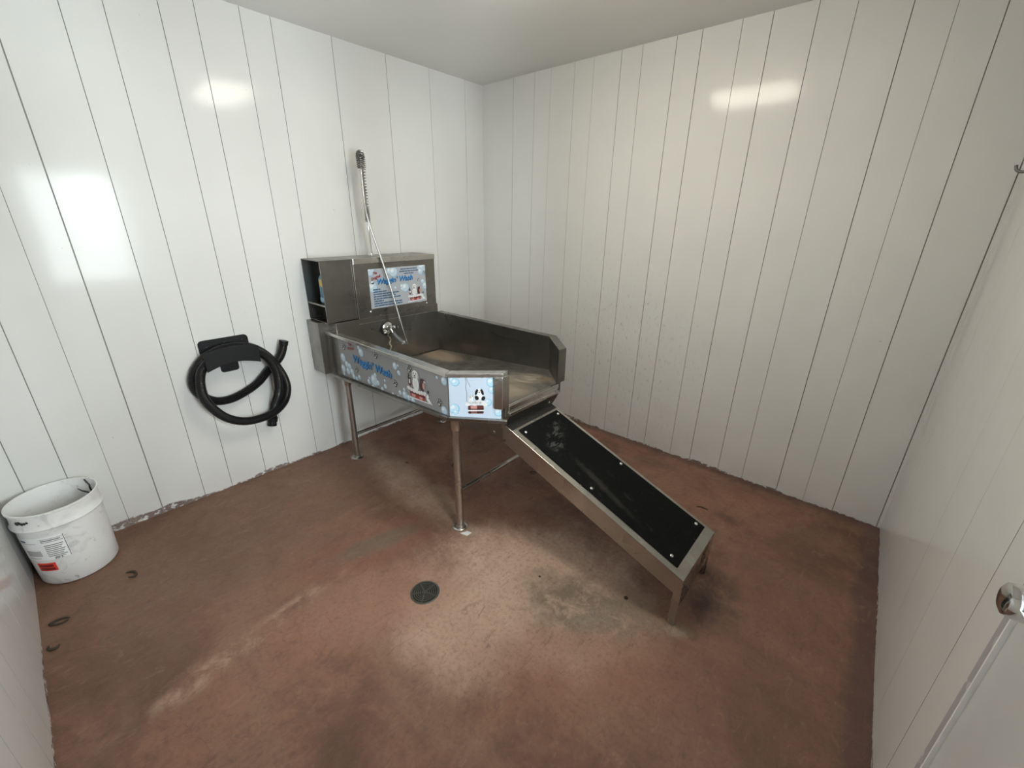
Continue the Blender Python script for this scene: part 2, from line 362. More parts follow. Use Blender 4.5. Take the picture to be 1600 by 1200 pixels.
struct('wall_left', grooved(lambda s, d, z: (-d, s, z), -3.18, 0.10, gl), [MW, MGROOVE])
gb = [(.321, .0024), (.52, .0018), (.661, .0012), (.853, .0016), (.997, .0012), (1.188, .0024), (1.323, .0022), (1.524, .003), (1.662, .0032), (1.859, .0022), (1.998, .0036), (2.186, .0028),
      (2.335, .0022), (2.533, .0036), (2.675, .0018), (2.822, .0036), (3.024, .0045)]
struct('wall_back', grooved(lambda s, d, z: (s, d, z), 0.0, 3.25, gb), [MWB, MGROOVE])
gf = [(0.33 * i + .14 * j + .10, .004) for i in range(9) for j in (0, 1)]
struct('wall_front', grooved(lambda s, d, z: (s, -3.077 - d, z), 0.0, 3.25, gf), [MW, MGROOVE])
bm = grooved(lambda s, d, z: (wx(s) + d, s, z), DOOR_Y1 + 0.03, 0.0, [(-.33, .001), (-.66, .001), (-.99, .001), (-1.25, .0012), (-1.53, .003)])
grooved(lambda s, d, z: (wx(s) + d, s, z), -3.077, DOOR_Y0 - 0.03, [], bm=bm)
grooved(lambda s, d, z: (wx(s) + d, s, z), DOOR_Y0 - 0.03, DOOR_Y1 + 0.03, [], z0=2.06, bm=bm)
struct('wall_right', bm, [MW, MGROOVE])
fb = bmesh.new(); slab(fb, [(-.12, -3.2, -.1), (3.3, -3.2, -.1), (3.3, .12, -.1), (-.12, .12, -.1)], (0, 0, .1))
DRX, DRY = 1.522, -1.934
FLOOR = struct('floor', fb, MFLOOR)
struct('ceiling', B((-.12, 3.3, -3.2, .12, H, H + .1)), MCEIL)

# door with a tall glass light, daylight comes through it
door = bpy.data.objects.new('door_1', None); C.objects.link(door); door['kind'] = 'structure'; door.location = (3.08, -2.2, 0)
MDOOR = mat('door_grey_white', (0.62, 0.62, 0.61), 0.35); t = NT(MDOOR); t.rgh(t.rng(t.noise(12, 3), 0.3, 0.7, 0.28, 0.42))
MFR = mat('door_frame_grey', (0.45, 0.45, 0.47), 0.3); t = NT(MFR); t.rgh(t.rng(t.noise(12, 3), 0.3, 0.7, 0.2, 0.3))
D_WHITE = mat('white_lit_edge', (0.90, 0.90, 0.90), 0.35); t = NT(D_WHITE); t.rgh(t.rng(t.noise(20, 3), .3, .7, .3, .4))
def skew(bm):  # follow the wall that is slightly out of square
    for v in bm.verts: v.co.x += 0.02 * abs(v.co.y)
    return bm
X0 = 3.017
struct('door_leaf', skew(B((X0, X0 + .045, DOOR_Y0, GL_Y0, 0.01, 2.03), (X0, X0 + .045, GL_Y1, DOOR_Y1 - .004, 0.01, 2.03),
                     (X0, X0 + .045, GL_Y0, GL_Y1, 0.01, GL_Z0), (X0, X0 + .045, GL_Y0, GL_Y1, GL_Z1, 2.03),
                     (X0 + .01, X0 + .03, -2.36, -2.335, GL_Z0, GL_Z1))), MDOOR, door)
MGL = mat('clear_glass', (1, 1, 1), 0.0); MGL.node_tree.nodes['Principled BSDF'].inputs['Transmission Weight'].default_value = 1
_t = MGL.node_tree; _g = _t.nodes.new('ShaderNodeBsdfTransparent'); _g.inputs[0].default_value = (.92, .95, .95, 1); _s = _t.nodes.new('ShaderNodeBsdfGlossy'); _s.inputs['Roughness'].default_value = 0.02
_fr = _t.nodes.new('ShaderNodeFresnel'); _mx = _t.nodes.new('ShaderNodeMixShader'); _t.links.new(_fr.outputs[0], _mx.inputs[0]); _t.links.new(_g.outputs[0], _mx.inputs[1]); _t.links.new(_s.outputs[0], _mx.inputs[2])
_t.links.new(_mx.outputs[0], _t.nodes['Material Output'].inputs['Surface'])
struct('window_pane', skew(B((X0 + .018, X0 + .022, GL_Y0 - .005, GL_Y1 + .005, GL_Z0 - .005, GL_Z1 + .005))), MGL, door)
struct('added_reveal', skew(B((3.10, 3.36, GL_Y0 - .04, GL_Y0, GL_Z0 - .04, GL_Z1 + .04), (3.10, 3.36, GL_Y1, GL_Y1 + .04, GL_Z0 - .04, GL_Z1 + .04),
                     (3.10, 3.36, GL_Y0, GL_Y1, GL_Z0 - .04, GL_Z0), (3.10, 3.36, GL_Y0, GL_Y1, GL_Z1, GL_Z1 + .04))), MDOOR, door)  # unseen deep reveal, added outside the glass to cut grazing daylight
struct('door_frame', skew(B((3.012, 3.16, DOOR_Y1, DOOR_Y1 + .03, 0, 2.06), (3.012, 3.16, DOOR_Y0 - .03, DOOR_Y0, 0, 2.06), (3.012, 3.16, DOOR_Y0, DOOR_Y1, 2.03, 2.06))), MFR, door, bevel=.002)
struct('lit_edge_strip', skew(B((3.0095, 3.018, DOOR_Y1 - .006, DOOR_Y1 - .0005, 0.02, 2.02))), D_WHITE, door)  # white strip added for the daylit edge of the door frame
kb = bmesh.new(); ky, kz = -1.862, 1.008
lathe(kb, [(.0, 2.998), (.018, 2.9985), (.026, 3.003), (.0285, 3.012), (.028, 3.03), (.022, 3.045), (.012, 3.055), (.012, 3.07), (.03, 3.074), (.03, 3.082)], ky, kz, 64, 'x')
struct('door_knob', kb, MCHR, door, smooth=True)

# ceiling lamp, above the picture
lx, ly = LAMP_POS
lamp = thing('ceiling_lamp', 'long white strip lamp on the ceiling above the steel tub', 'lamp', (lx, ly, H))
obj('housing', B((lx - .30, lx + .30, ly - .15, ly + .15, H - .03, H - .0005)), MCEIL, lamp, bevel=.004)
ML = mat('lamp_diffuser', (.9, .88, .82), .4); ML.node_tree.nodes['Principled BSDF'].inputs['Emission Color'].default_value = (1, .94, .80, 1); ML.node_tree.nodes['Principled BSDF'].inputs['Emission Strength'].default_value = LAMP_L
obj('diffuser', B((lx - .28, lx + .28, ly - .13, ly + .13, H - .10, H - .03)), ML, lamp, bevel=.02, seg=3)

# ------------------------------------------------------------------ flat printed artwork
class Art:
    def __init__(s, o, u, v, n): s.o, s.u, s.v, s.n = Vector(o), Vector(u).normalized(), Vector(v).normalized(), Vector(n).normalized()
    def P(s, a, b, k): return s.o + s.u * a + s.v * b + s.n * (0.0004 * k)
    def start(s): s.bm = bmesh.new(); s.ms = []; return s
    def mi(s, m):
        if m not in s.ms: s.ms.append(m)
        return s.ms.index(m)
    def poly(s, pts, m, k):
        f = s.bm.faces.new([s.bm.verts.new(s.P(a, b, k)) for a, b in pts]); f.material_index = s.mi(m)
        if f.normal.length == 0: f.normal_update()
        f.normal_update()
        if f.normal.dot(s.n) < 0: f.normal_flip()
    def ell(s, a, b, ra, rb, m, k, rot=0, n=20, clip=None):
        c, q = math.cos(rot), math.sin(rot); pts = []
        for i in range(n):
            x, y = ra * math.cos(2 * math.pi * i / n), rb * math.sin(2 * math.pi * i / n); X, Y = a + x * c - y * q, b + x * q + y * c
            if clip: X = min(max(X, clip[0]), clip[2]); Y = min(max(Y, clip[1](X) if callable(clip[1]) else clip[1]), clip[3])
            pts.append((X, Y))
        s.poly(pts, m, k)
    def bubble(s, a, b, r, k=2, clip=None, A='bub', Bc='bub2'):
        s.ell(a, b, r, r, D[A], k, clip=clip); s.ell(a - .08 * r, b + .08 * r, r * .84, r * .84, D[Bc], k + .4, clip=clip)
        s.ell(a - .30 * r, b + .32 * r, r * .42, r * .36, D['bub3'], k + .8, .6, 14, clip=clip)
    def stroke(s, pts, w, m, k):
        for (x0, y0), (x1, y1) in zip(pts, pts[1:]):
            d = math.hypot(x1 - x0, y1 - y0) or 1; nx, ny = -(y1 - y0) / d * w / 2, (x1 - x0) / d * w / 2
            s.poly([(x0 + nx, y0 + ny), (x1 + nx, y1 + ny), (x1 - nx, y1 - ny), (x0 - nx, y0 - ny)], m, k)
    def text(s, txt, a0, b0, w, h, m, k, shear=.25, ang=0, bold=.012, rise=0.0):
        cu = bpy.data.curves.new('lettering', 'FONT'); cu.body = txt; cu.shear = shear; cu.offset = bold; cu.resolution_u = 3
        to = bpy.data.objects.new('lettering', cu); me = bpy.data.meshes.new_from_object(to)
        xs = [v.co.x for v in me.vertices]; ys = [v.co.y for v in me.vertices]; x0, x1, y0, y1 = min(xs), max(xs), min(ys), max(ys)
        c, q = math.cos(ang), math.sin(ang); idx = s.mi(m); vs = []
        for v in me.vertices:
            X = (v.co.x - x0) / (x1 - x0) * w; Y = (v.co.y - y0) / (y1 - y0) * h + X * rise
            vs.append(s.bm.verts.new(s.P(a0 + X * c - Y * q, b0 + X * q + Y * c, k)))
        for p in me.polygons:
            try: f = s.bm.faces.new([vs[i] for i in p.vertices])
            except ValueError: continue
            f.material_index = idx; f.normal_update()
            if f.normal.dot(s.n) < 0: f.normal_flip()
        bpy.data.objects.remove(to); bpy.data.meshes.remove(me); bpy.data.curves.remove(cu)
    def done(s, name, parent): return obj(name, s.bm, s.ms, parent, world=False)
    def paw(s, a, b, r, k=2):
        for col_, dx, kk, f in (('black', .12 * r, k, 1.18), ('ltgrey', 0, k + .5, .72)):
            s.ell(a + .1 * r + dx, b - .25 * r, .42 * r * f, .36 * r * f, D[col_], kk, -.4, 12)
            for ax, ay in ((-.62, .12), (-.28, .62), (.28, .70), (.72, .30)): s.ell(a + ax * r + dx, b + ay * r, .22 * r * f, .30 * r * f, D[col_], kk, 0, 10)
    def dogs(s, a, b, w, k=3, mirror=1):
        """foamy red tub with three dogs and a shower hose; a,b = bottom left of tub, w = tub width"""
        q = lambda x, y: (a + x * w, b + y * w)
        def E(x, y, rx, ry, c, kk=0, rot=0): s.ell(*q(x, y), rx * w, ry * w, D[c], k + kk, rot, 16)
        s.poly([q(0, .26), q(1, .26), q(.95, 0), q(.05, 0)], D['tubred'], k)
        s.poly([q(.02, .2), q(.99, .2), q(.98, .15), q(.03, .15)], D['black'], k + .3)
        s.poly([q(.12, .14), q(.38, .14), q(.37, .02), q(.14, .02)], D['rose'], k + .3); s.poly([q(.62, .14), q(.84, .14), q(.82, .02), q(.64, .02)], D['rose'], k + .3)
        s.poly([q(-.25, -.04), q(1.3, .02), q(1.25, -.02), q(-.1, -.09)], D['white'], k + .1)
        for x, y, r_ in ((-.05, .33, .10), (.12, .30, .10), (.3, .29, .11), (.48, .30, .11), (.66, .30, .10), (.82, .33, .11), (1.0, .34, .12), (1.14, .28, .11), (1.18, .14, .09)): E(x, y, r_, r_ * .8, 'white', .8)
        s.poly([q(1.08, .2), q(1.26, .2), q(1.45, -.02), q(1.18, .02)], D['white'], k + .9)
        # white dog in the middle
        E(.45, .62, .20, .30, 'white', .4); E(.45, 1.02, .19, .17, 'white', .5); E(.42, .93, .10, .085, 'ltgrey', .8); E(.41, .955, .045, .032, 'black', 1.1); E(.37, 1.06, .028, .032, 'black', 1.0); E(.51, 1.06, .028, .032, 'black', 1.0); E(.42, .875, .06, .018, 'black', 1.1); E(.40, .60, .025, .18, 'ltgrey', 1.0); E(.52, .60, .025, .18, 'ltgrey', 1.0)
        E(.29, .98, .05, .12, 'ltgrey', .9); E(.62, .98, .05, .12, 'ltgrey', .9)
        # dark dog on the left
        E(.05, .60, .10, .16, 'maroon', .4); E(.03, .80, .09, .09, 'black', .5); E(.05, .64, .05, .10, 'white', .9); E(.0, .92, .03, .06, 'black', .9); E(.07, .83, .03, .03, 'ltgrey', 1.1)
        # brown dog on the right
        E(.83, .62, .13, .26, 'brown', .4); E(.88, .84, .15, .11, 'brown', .5); E(.95, .66, .07, .14, 'rose', .9); E(1.02, .84, .07, .05, 'ltgrey', .9); E(1.22, .48, .06, .06, 'black', .9)
    def lines(s, a, b, w, h, m, k):
        x = a
        while x < a + w - h:
            l = min(random.uniform(2.0, 6.0) * h, a + w - x)
            s.poly([(x, b), (x + l, b), (x + l, b + h), (x, b + h)], m, k); x += l + h * .35

# ------------------------------------------------------------------ dog wash tub
tub = thing('dog_wash_tub', 'stainless steel dog washing tub on pipe legs, bubble stickers on its side', 'tub', (0.75, -1.145, 0))
zt = lambda x: .897 - .004 * (x - .24)                    # rims
zb = lambda x: .610 + (x - .16) * (.065 / 1.15)           # underside
zf = lambda x: .613 + (x - .24) * (.100 / 1.26)           # sloping tub floor
def wallpiece(bm, p, q, inn, zlo, zhi):                   # upright sheet from p to q (xy), thickness vector inn
    P = [(p[0], p[1]), (q[0], q[1]), (q[0] + inn[1][0], q[1] + inn[1][1]), (p[0] + inn[0][0], p[1] + inn[0][1])]
    prism(bm, [(x, y, zlo(x)) for x, y in P], [(x, y, zhi(x)) for x, y in P])
A0, B0, C0 = (.155, -1.566), (1.303, -1.566), (1.492, -1.388)
A1, B1, C1 = (.155, -1.540), (1.293, -1.540), (1.474, -1.369)
bm = bmesh.new(); prism(bm, [(A0[0], A0[1], zb(A0[0])), (B0[0], B0[1], zb(B0[0])), (B1[0], B1[1], zb(B1[0])), (A1[0], A1[1], zb(A1[0]))],
                        [(A0[0], A0[1], .885), (B0[0], B0[1], .885), (B1[0], B1[1], .885), (A1[0], A1[1], .885)])
SIDE = obj('side_panel', bm, MSTD, tub)
zb2 = lambda x: .675 - .020 * (x - 1.303) / .19
bm = bmesh.new(); prism(bm, [(B0[0], B0[1], .675), (C0[0], C0[1], .655), (C1[0], C1[1], .655), (B1[0], B1[1], .675)], [(B0[0], B0[1], .885), (C0[0], C0[1], .885), (C1[0], C1[1], .885), (B1[0], B1[1], .885)])
CORN = obj('corner_panel', bm, MSTD, tub)
# far side: plain splash wall and its corner
bm = bmesh.new(); prism(bm, [(.155, -.748, zb(.155)), (1.290, -.748, zb(1.29)), (1.303, -.722, zb(1.3)), (.155, -.722, zb(.155))], [(.155, -.748, .902), (1.290, -.748, .897), (1.303, -.722, .897), (.155, -.722, .902)])
obj('far_side_panel', bm, MSTD, tub)
bm = bmesh.new(); prism(bm, [(1.290, -.748, .675), (1.482, -.935, .655), (1.497, -.915, .655), (1.303, -.722, .675)], [(1.290, -.748, .893), (1.482, -.935, .893), (1.497, -.915, .893), (1.303, -.722, .893)])
obj('far_corner_panel', bm, MSTD, tub)
# scratch on the far panel
bm = bmesh.new(); tube(bm, spline([(.80, -.7485, .848), (.87, -.7487, .835), (.93, -.7487, .829), (1.00, -.7487, .835), (1.05, -.7487, .828), (1.08, -.7487, .822)], .01), .0016, 6)
obj('scratch', bm, D['black'], tub)
# folded rims
def rimbox(bm, outer, inner, z0, z1):
    n = len(outer)
    for i in range(n - 1):
        a, b, c, d = outer[i], outer[i + 1], inner[i + 1], inner[i]
        prism(bm, [(*a, z0), (*b, z0), (*c, z0), (*d, z0)], [(*a, z1), (*b, z1), (*c, z1), (*d, z1)])
O = [(.155, -1.583), (1.310, -1.583), (1.502, -1.401)]; I = [(.155, -1.536), (1.292, -1.536), (1.488, -1.351)]
bm = bmesh.new(); rimbox(bm, O, I, .874, .894)
# end post of the near rim: a folded channel beside the opening
tx, ty = 0.726, 0.688
def off(p, a, b): return (p[0] + tx * a + ty * b, p[1] + ty * a - tx * b)   # a along the corner panel, b outwards
e = (1.502, -1.401)
prism(bm, [(*off(e, -.042, 0), .714), (*e, .708), (1.500, -1.352, .712), (*off((1.500, -1.352), -.010, 0), .714)],
          [(*off(e, -.042, 0), .8745), (*e, .8745), (1.500, -1.352, .8745), (*off((1.500, -1.352), -.010, 0), .8745)])
obj('rim', bm, MSTR, tub, bevel=.0025)
bm = bmesh.new(); rimbox(bm, [(.24, -.705), (1.308, -.705), (1.503, -.885)], [(.24, -.752), (1.287, -.752), (1.498, -.948)], .893, .908)
e = (1.504, -.884)
prism(bm, [(1.498, -.948, .716), (1.503, -.884, .716), (1.468, -.852, .716), (1.484, -.934, .716)], [(1.498, -.948, .8935), (1.503, -.884, .8935), (1.468, -.852, .8935), (1.484, -.934, .8935)])
obj('rim', bm, MSTD, tub, bevel=.0025)
# floor of the tub, underside and lower flange
bm = bmesh.new(); FP = [(.24, -1.542), (1.293, -1.542), (1.500, -1.352), (1.500, -.935), (1.292, -.746), (.24, -.746)]
prism(bm, [(x, y, zf(x) - .004) for x, y in FP], [(x, y, zf(x)) for x, y in FP]); obj('tub_floor', bm, MTF, tub)
bm = bmesh.new(); UP = [(.155, -1.56), (1.303, -1.56), (1.48, -1.385), (1.48, -.92), (1.303, -.725), (.155, -.725)]
prism(bm, [(x, y, min(zb(x), .662) - .003) for x, y in UP], [(x, y, min(zb(x), .662)) for x, y in UP]); obj('underside', bm, MSTD, tub)
bm = bmesh.new()
def strip(bm, p, q, w, z0p, z0q, h):
    d = Vector((q[0] - p[0], q[1] - p[1], 0)).normalized(); n = Vector((d.y, -d.x, 0)) * w
    P = [(p[0], p[1], z0p), (q[0], q[1], z0q), (q[0] + n.x, q[1] + n.y, z0q), (p[0] + n.x, p[1] + n.y, z0p)]
    prism(bm, P, [(a, b, c + h) for a, b, c in P])
strip(bm, (.158, -1.560), (1.312, -1.560), .026, .596, .654, .019); strip(bm, (1.300, -1.566), (1.504, -1.372), .024, .654, .634, .019)
obj('bottom_flange', bm, MST, tub, bevel=.002)
# stepped lip below the opening
bm = B((1.484, 1.502, -1.352, -.937, .686, .7125), (1.484, 1.498, -1.352, -.937, .6735, .686), (1.484, 1.506, -1.350, -.935, .660, .6745), (1.474, 1.496, -1.372, -1.350, .656, .712))
obj('front_lip', bm, MSTR, tub, bevel=.0028)
# body behind: lower column, wing, ledge
bm = B((.004, .155, -1.618, -.672, .612, .948), (.155, .240, -1.545, -.745, .615, .948))
obj('back_column', bm, MST, tub, bevel=.002)
bm = bmesh.new(); prism(bm, [(.156, -1.582, .612), (.197, -1.582, .614), (.197, -1.56, .614), (.156, -1.56, .612)], [(.156, -1.582, .874), (.197, -1.582, .874), (.197, -1.56, .874), (.156, -1.56, .874)])
obj('corner_strip', bm, MST, tub, bevel=.0015)
bm = B((.1, .2435, -1.388, -.748, .915, .9185)); obj('seam', bm, MSTR, tub)
# control box
bx = obj('control_box', B((.004, .240, -1.386, -.752, .948, 1.321)), MST, tub, bevel=.003)
obj('box_edge', B((.236, .2445, -1.390, -1.386, .95, 1.318)), MSTR, bx)
obj('box_cover_lip', B((.232, .2435, -1.384, -.750, 1.288, 1.3225)), MSTR, bx, bevel=.002)
for y, z in ((-1.297, .985), (-.842, .983), (-1.21, 1.262), (-.86, 1.268)):
    if z < 1: b2 = bmesh.new(); dome(b2, (.2405, y, z), (1, 0, 0), .009, .006); obj('screw', b2, MCHR, bx)
# bottle rack, open towards the room's left
rk = obj('bottle_rack', B((.004, .008, -1.592, -1.39, .956, 1.32), (.004, .238, -1.592, -1.392, 1.316, 1.3205), (.232, .237, -1.592, -1.398, .957, 1.316),
                          (.008, .232, -1.592, -1.392, .952, .956), (.008, .232, -1.392, -1.388, .956, 1.316)), MSTD, tub, bevel=.001)
obj('rack_shelf', B((.008, .230, -1.588, -1.394, 1.055, 1.059), (.226, .230, -1.588, -1.394, 1.055, 1.072), (.008, .230, -1.5905, -1.587, 1.052, 1.062)), MST, rk)
# legs
def leg(x, y, ztop, flange=True):
    b = bmesh.new(); lathe(b, [(.0205, .02), (.0205, ztop)], x, y, 28); L = obj('leg', b, MPIPE, tub, smooth=False)
    b = bmesh.new(); lathe(b, [(.0265, ztop - .055), (.0285, ztop - .05), (.0285, ztop + .002)], x, y, 28); obj('leg_socket', b, MPIPE, L)
    b = bmesh.new(); lathe(b, [(.040, .0), (.040, .006), (.036, .009), (.026, .011), (.024, .020), (.017, .022), (.017, .040), (.0205, .044)], x, y, 28); obj('foot_flange', b, MPIPE, L)
    b = bmesh.new(); dome(b, (x + .022, y - .018, .009), (0, 0, 1), .005, .004, 8); obj('foot_bolt', b, MCHR, L)
leg(1.322 - .005, -1.545 + .01, .650); leg(.253, -1.530, .601); leg(.255, -.775, .601); leg(1.317, -.76, .650)
for x, z in ((1.322, .235), (.253, .178)):
    b = bmesh.new(); tube(b, [(x, -1.53, z), (x, -.775, z)], .011, 16); obj('brace', b, MPIPE, tub)
# ramp storage rail and hanger plates under the tub
b = bmesh.new(); slab(b, [(1.37, -1.352, .655), (1.452, -1.352, .655), (1.452, -1.352, .500), (1.430, -1.352, .497), (1.385, -1.352, .575)], (0, .003, 0)); slab(b, [(1.452, -1.360, .585), (1.462, -1.360, .585), (1.462, -1.360, .502), (1.452, -1.360, .500)], (0, .012, 0))
obj('hanger_plate', b, MST, tub)
b = bmesh.new(); slab(b, [(.95, -1.25, .60), (1.42, -1.25, .655), (1.42, -1.25, .455), (1.36, -1.25, .437), (1.03, -1.25, .41), (.98, -1.25, .42)], (0, .004, 0)); HP = obj('ramp_rail', b, MST, tub)
for x_, z_, r_ in ((1.31, .468, .010), (1.12, .53, .006)): b = bmesh.new(); dome(b, (x_, -1.252, z_), (0, -1, 0), r_, r_ * .8); obj('bolt', b, MCHR, HP)

# decals ---------------------------------------------------------------
zs = lambda x: .633 + (x - .27) * (.043 / 1.02)           # lower edge of the side decal
b = bmesh.new(); prism(b, [(.285, -1.5662, zs(.285) - .004), (1.302, -1.5662, zs(1.302) - .004), (1.302, -1.5662, .873), (.285, -1.5662, .873)], [(.285, -1.5675, zs(.285) - .004), (1.302, -1.5675, zs(1.302) - .004), (1.302, -1.5675, .873), (.285, -1.5675, .873)])
DEC = obj('side_sticker', b, D['silver'], tub, label='silver sticker with bubbles, paw prints and blue lettering')
a = Art((0, -1.5677, 0), (1, 0, 0), (0, 0, 1), (0, -1, 0))
cl = (.287, lambda X: zs(X) - .002, 1.3015, .872)
a.start()
SB = [[0.324, 0.753, 0.029], [0.31, 0.678, 0.027], [0.361, 0.718, 0.023], [0.368, 0.676, 0.023], [0.394, 0.713, 0.02], [0.313, 0.644, 0.012], [0.414, 0.681, 0.023], [0.43, 0.654, 0.02], [0.463, 0.65, 0.014], [0.494, 0.667, 0.016], [0.525, 0.856, 0.015], [0.546, 0.831, 0.027], [0.609, 0.69, 0.01], [0.599, 0.667, 0.016], [0.659, 0.688, 0.037], [0.675, 0.725, 0.015], [0.697, 0.684, 0.017], [0.641, 0.648, 0.014], [0.736, 0.656, 0.015], [0.769, 0.682, 0.015], [0.77, 0.716, 0.009], [0.838, 0.656, 0.01], [0.909, 0.684, 0.015], [0.952, 0.682, 0.023], [0.949, 0.712, 0.011], [0.985, 0.675, 0.017], [1.022, 0.67, 0.017], [0.888, 0.656, 0.008], [0.882, 0.828, 0.021], [0.913, 0.797, 0.016], [0.91, 0.837, 0.008], [1.28, 0.846, 0.022], [1.228, 0.851, 0.008], [1.272, 0.690, 0.024]]
for i, (x, z, r_) in enumerate(SB): a.bubble(x, z, r_, 2 + .02 * i, cl)
a.done('bubbles', DEC)
a.start()
for x, z in [[0.348, 0.823], [0.698, 0.844], [0.47, 0.707], [1.006, 0.841], [0.867, 0.723], [1.235, 0.72]]: a.paw(x, z, .023, 4)
a.done('paw_prints', DEC)
a.start(); a.text("Waggin' Wash", .449, .738, .392, .062, D['navy'], 5, .12, -.02, .03); a.text("Waggin' Wash", .445, .741, .392, .062, D['blue'], 5.6, .12, -.02, .012)
a.text("The", .408, .846, .040, .020, D['red'], 5, .2, .12, .02); a.text("Original", .398, .812, .080, .024, D['red'], 5, .2, .20, .02)
a.done('lettering', DEC)
a.start(); a.dogs(1.000, .694, .128, 6); a.done('dog_cartoon', DEC)
# pale corner sticker
n_ = Vector((0.688, -0.726, 0)); t_ = Vector((0.726, 0.688, 0)); o_ = Vector((B0[0], B0[1], 0)) + n_ * .0006
P = [(.004, .664), (.252, .648), (.252, .873), (.004, .873)]
b = bmesh.new(); prism(b, [o_ + t_ * x + Vector((0, 0, z)) for x, z in P], [o_ + t_ * x + Vector((0, 0, z)) + n_ * .0012 for x, z in P])
DC = obj('corner_sticker', b, D['pale'], tub, label='pale blue sticker with bubbles and a dog in a tub')
a = Art(o_ + n_ * .0014, t_, (0, 0, 1), n_); cl = (.005, .662, .2515, .872)
a.start()
for x, z, r_ in [[0.020, 0.858, 0.013], [0.036, 0.846, 0.02], [0.205, 0.846, 0.024], [0.208, 0.807, 0.018], [0.188, 0.743, 0.019], [0.027, 0.711, 0.026], [0.034, 0.692, 0.012], [0.240, 0.690, 0.022]]: a.bubble(x, z, r_, 1 + z, cl, 'sky', 'sky2')
a.done('bubbles', DC)
a.start()
a.poly([(.092, .728), (.168, .728), (.165, .684), (.095, .684)], D['maroon'], 3); a.poly([(.105, .727), (.135, .727), (.135, .686), (.106, .686)], D['rose'], 3.3)
a.poly([(.092, .711), (.168, .711), (.168, .706), (.092, .706)], D['black'], 3.7); a.poly([(.092, .695), (.168, .695), (.168, .690), (.092, .690)], D['black'], 3.7)
a.poly([(.092, .704), (.168, .704), (.168, .698), (.092, .698)], D['white'], 3.6)
for x, z, rx, rz in ((.092, .736, .014, .011), (.108, .746, .014, .014), (.124, .738, .016, .012), (.142, .744, .015, .013), (.160, .742, .016, .012), (.174, .732, .012, .010)): a.ell(x, z, rx, rz, D['white'], 4)
a.ell(.147, .776, .016, .018, D['white'], 3.4); a.ell(.147, .802, .013, .014, D['white'], 3.6); a.ell(.134, .797, .006, .016, D['black'], 4.0, -.3); a.ell(.161, .797, .006, .017, D['black'], 4.0, .3)
a.ell(.135, .767, .009, .012, D['black'], 4.0, .4); a.ell(.166, .764, .009, .012, D['black'], 4.0, -.4); a.ell(.147, .796, .004, .003, D['black'], 4.3, 0, 8); a.ell(.142, .805, .0018, .002, D['black'], 4.3, 0, 8); a.ell(.152, .805, .0018, .002, D['black'], 4.3, 0, 8)
a.ell(.108, .766, .011, .013, D['white'], 3.4); a.ell(.104, .772, .006, .008, D['ltgrey'], 3.8); a.ell(.116, .778, .005, .007, D['ltgrey'], 3.8)
a.stroke([(.083, .872), (.087, .845), (.083, .820), (.089, .790), (.087, .760), (.090, .744)], .0028, D['grey'], 4); a.stroke([(.088, .872), (.094, .850), (.100, .838), (.105, .822)], .0022, D['grey'], 4)
a.done('dog_cartoon', DC)
# information sign on the control box
b = B((.2402, .2420, -1.289, -.840, 1.001, 1.253)); SG = obj('instruction_sign', b, D['plate'], bx, label='silver blue sign with lettering and washing instructions')
a = Art((.2422, -1.289, 1.001), (0, 1, 0), (0, 0, 1), (1, 0, 0)); sw, sh = .449, .252
bm_objs = []
a.start()
for u, v, r_ in ((.42, .88, .034), (.355, .915, .024), (.91, .83, .024), (.965, .80, .013), (.965, .95, .055), (.94, .56, .016), (.99, .43, .028), (.055, .54, .036), (.055, .66, .014), (.61, .44, .032), (.55, .49, .017), (.55, .42, .012), (.43, .47, .010), (.03, .97, .04)):
    a.bubble(u * sw, v * sh, r_, 1 + u, (.001, .001, sw - .001, sh - .001))
a.text("Waggin' Wash", .133 * sw, .555 * sh, .62 * sw, .185 * sh, D['navy'], 4, .25, 0, .03, rise=.03); a.text("Waggin' Wash", .128 * sw, .57 * sh, .62 * sw, .185 * sh, D['blue'], 4.6, .25, 0, .012, rise=.03)
a.text("The", .075 * sw, .855 * sh, .065 * sw, .075 * sh, D['red'], 4, .2, .12, .03); a.text("Original", .045 * sw, .69 * sh, .165 * sw, .095 * sh, D['red'], 5, .2, .30, .03)
for v, u0, u1 in ((.925, .54, .84), (.865, .52, .86), (.805, .60, .78)): a.lines(u0 * sw, v * sh, (u1 - u0) * sw, .027 * sh, D['teal'], 3)
for v, u1 in ((.465, .17), (.405, .27), (.345, .48), (.285, .43), (.225, .52), (.165, .21), (.105, .53), (.045, .53)): a.lines(.05 * sw, v * sh, (u1 - .05) * sw, .032 * sh, D['teal'], 3)
a.dogs(.675 * sw, .07 * sh, .21 * sw, 3)
a.stroke([(.905 * sw, .22 * sh), (.885 * sw, .42 * sh), (.875 * sw, .60 * sh), (.86 * sw, .66 * sh)], .002, D['grey'], 3); a.stroke([(.875 * sw, .66 * sh), (.845 * sw, .63 * sh), (.84 * sw, .58 * sh)], .003, D['black'], 3)
a.done('sign_artwork', tub)
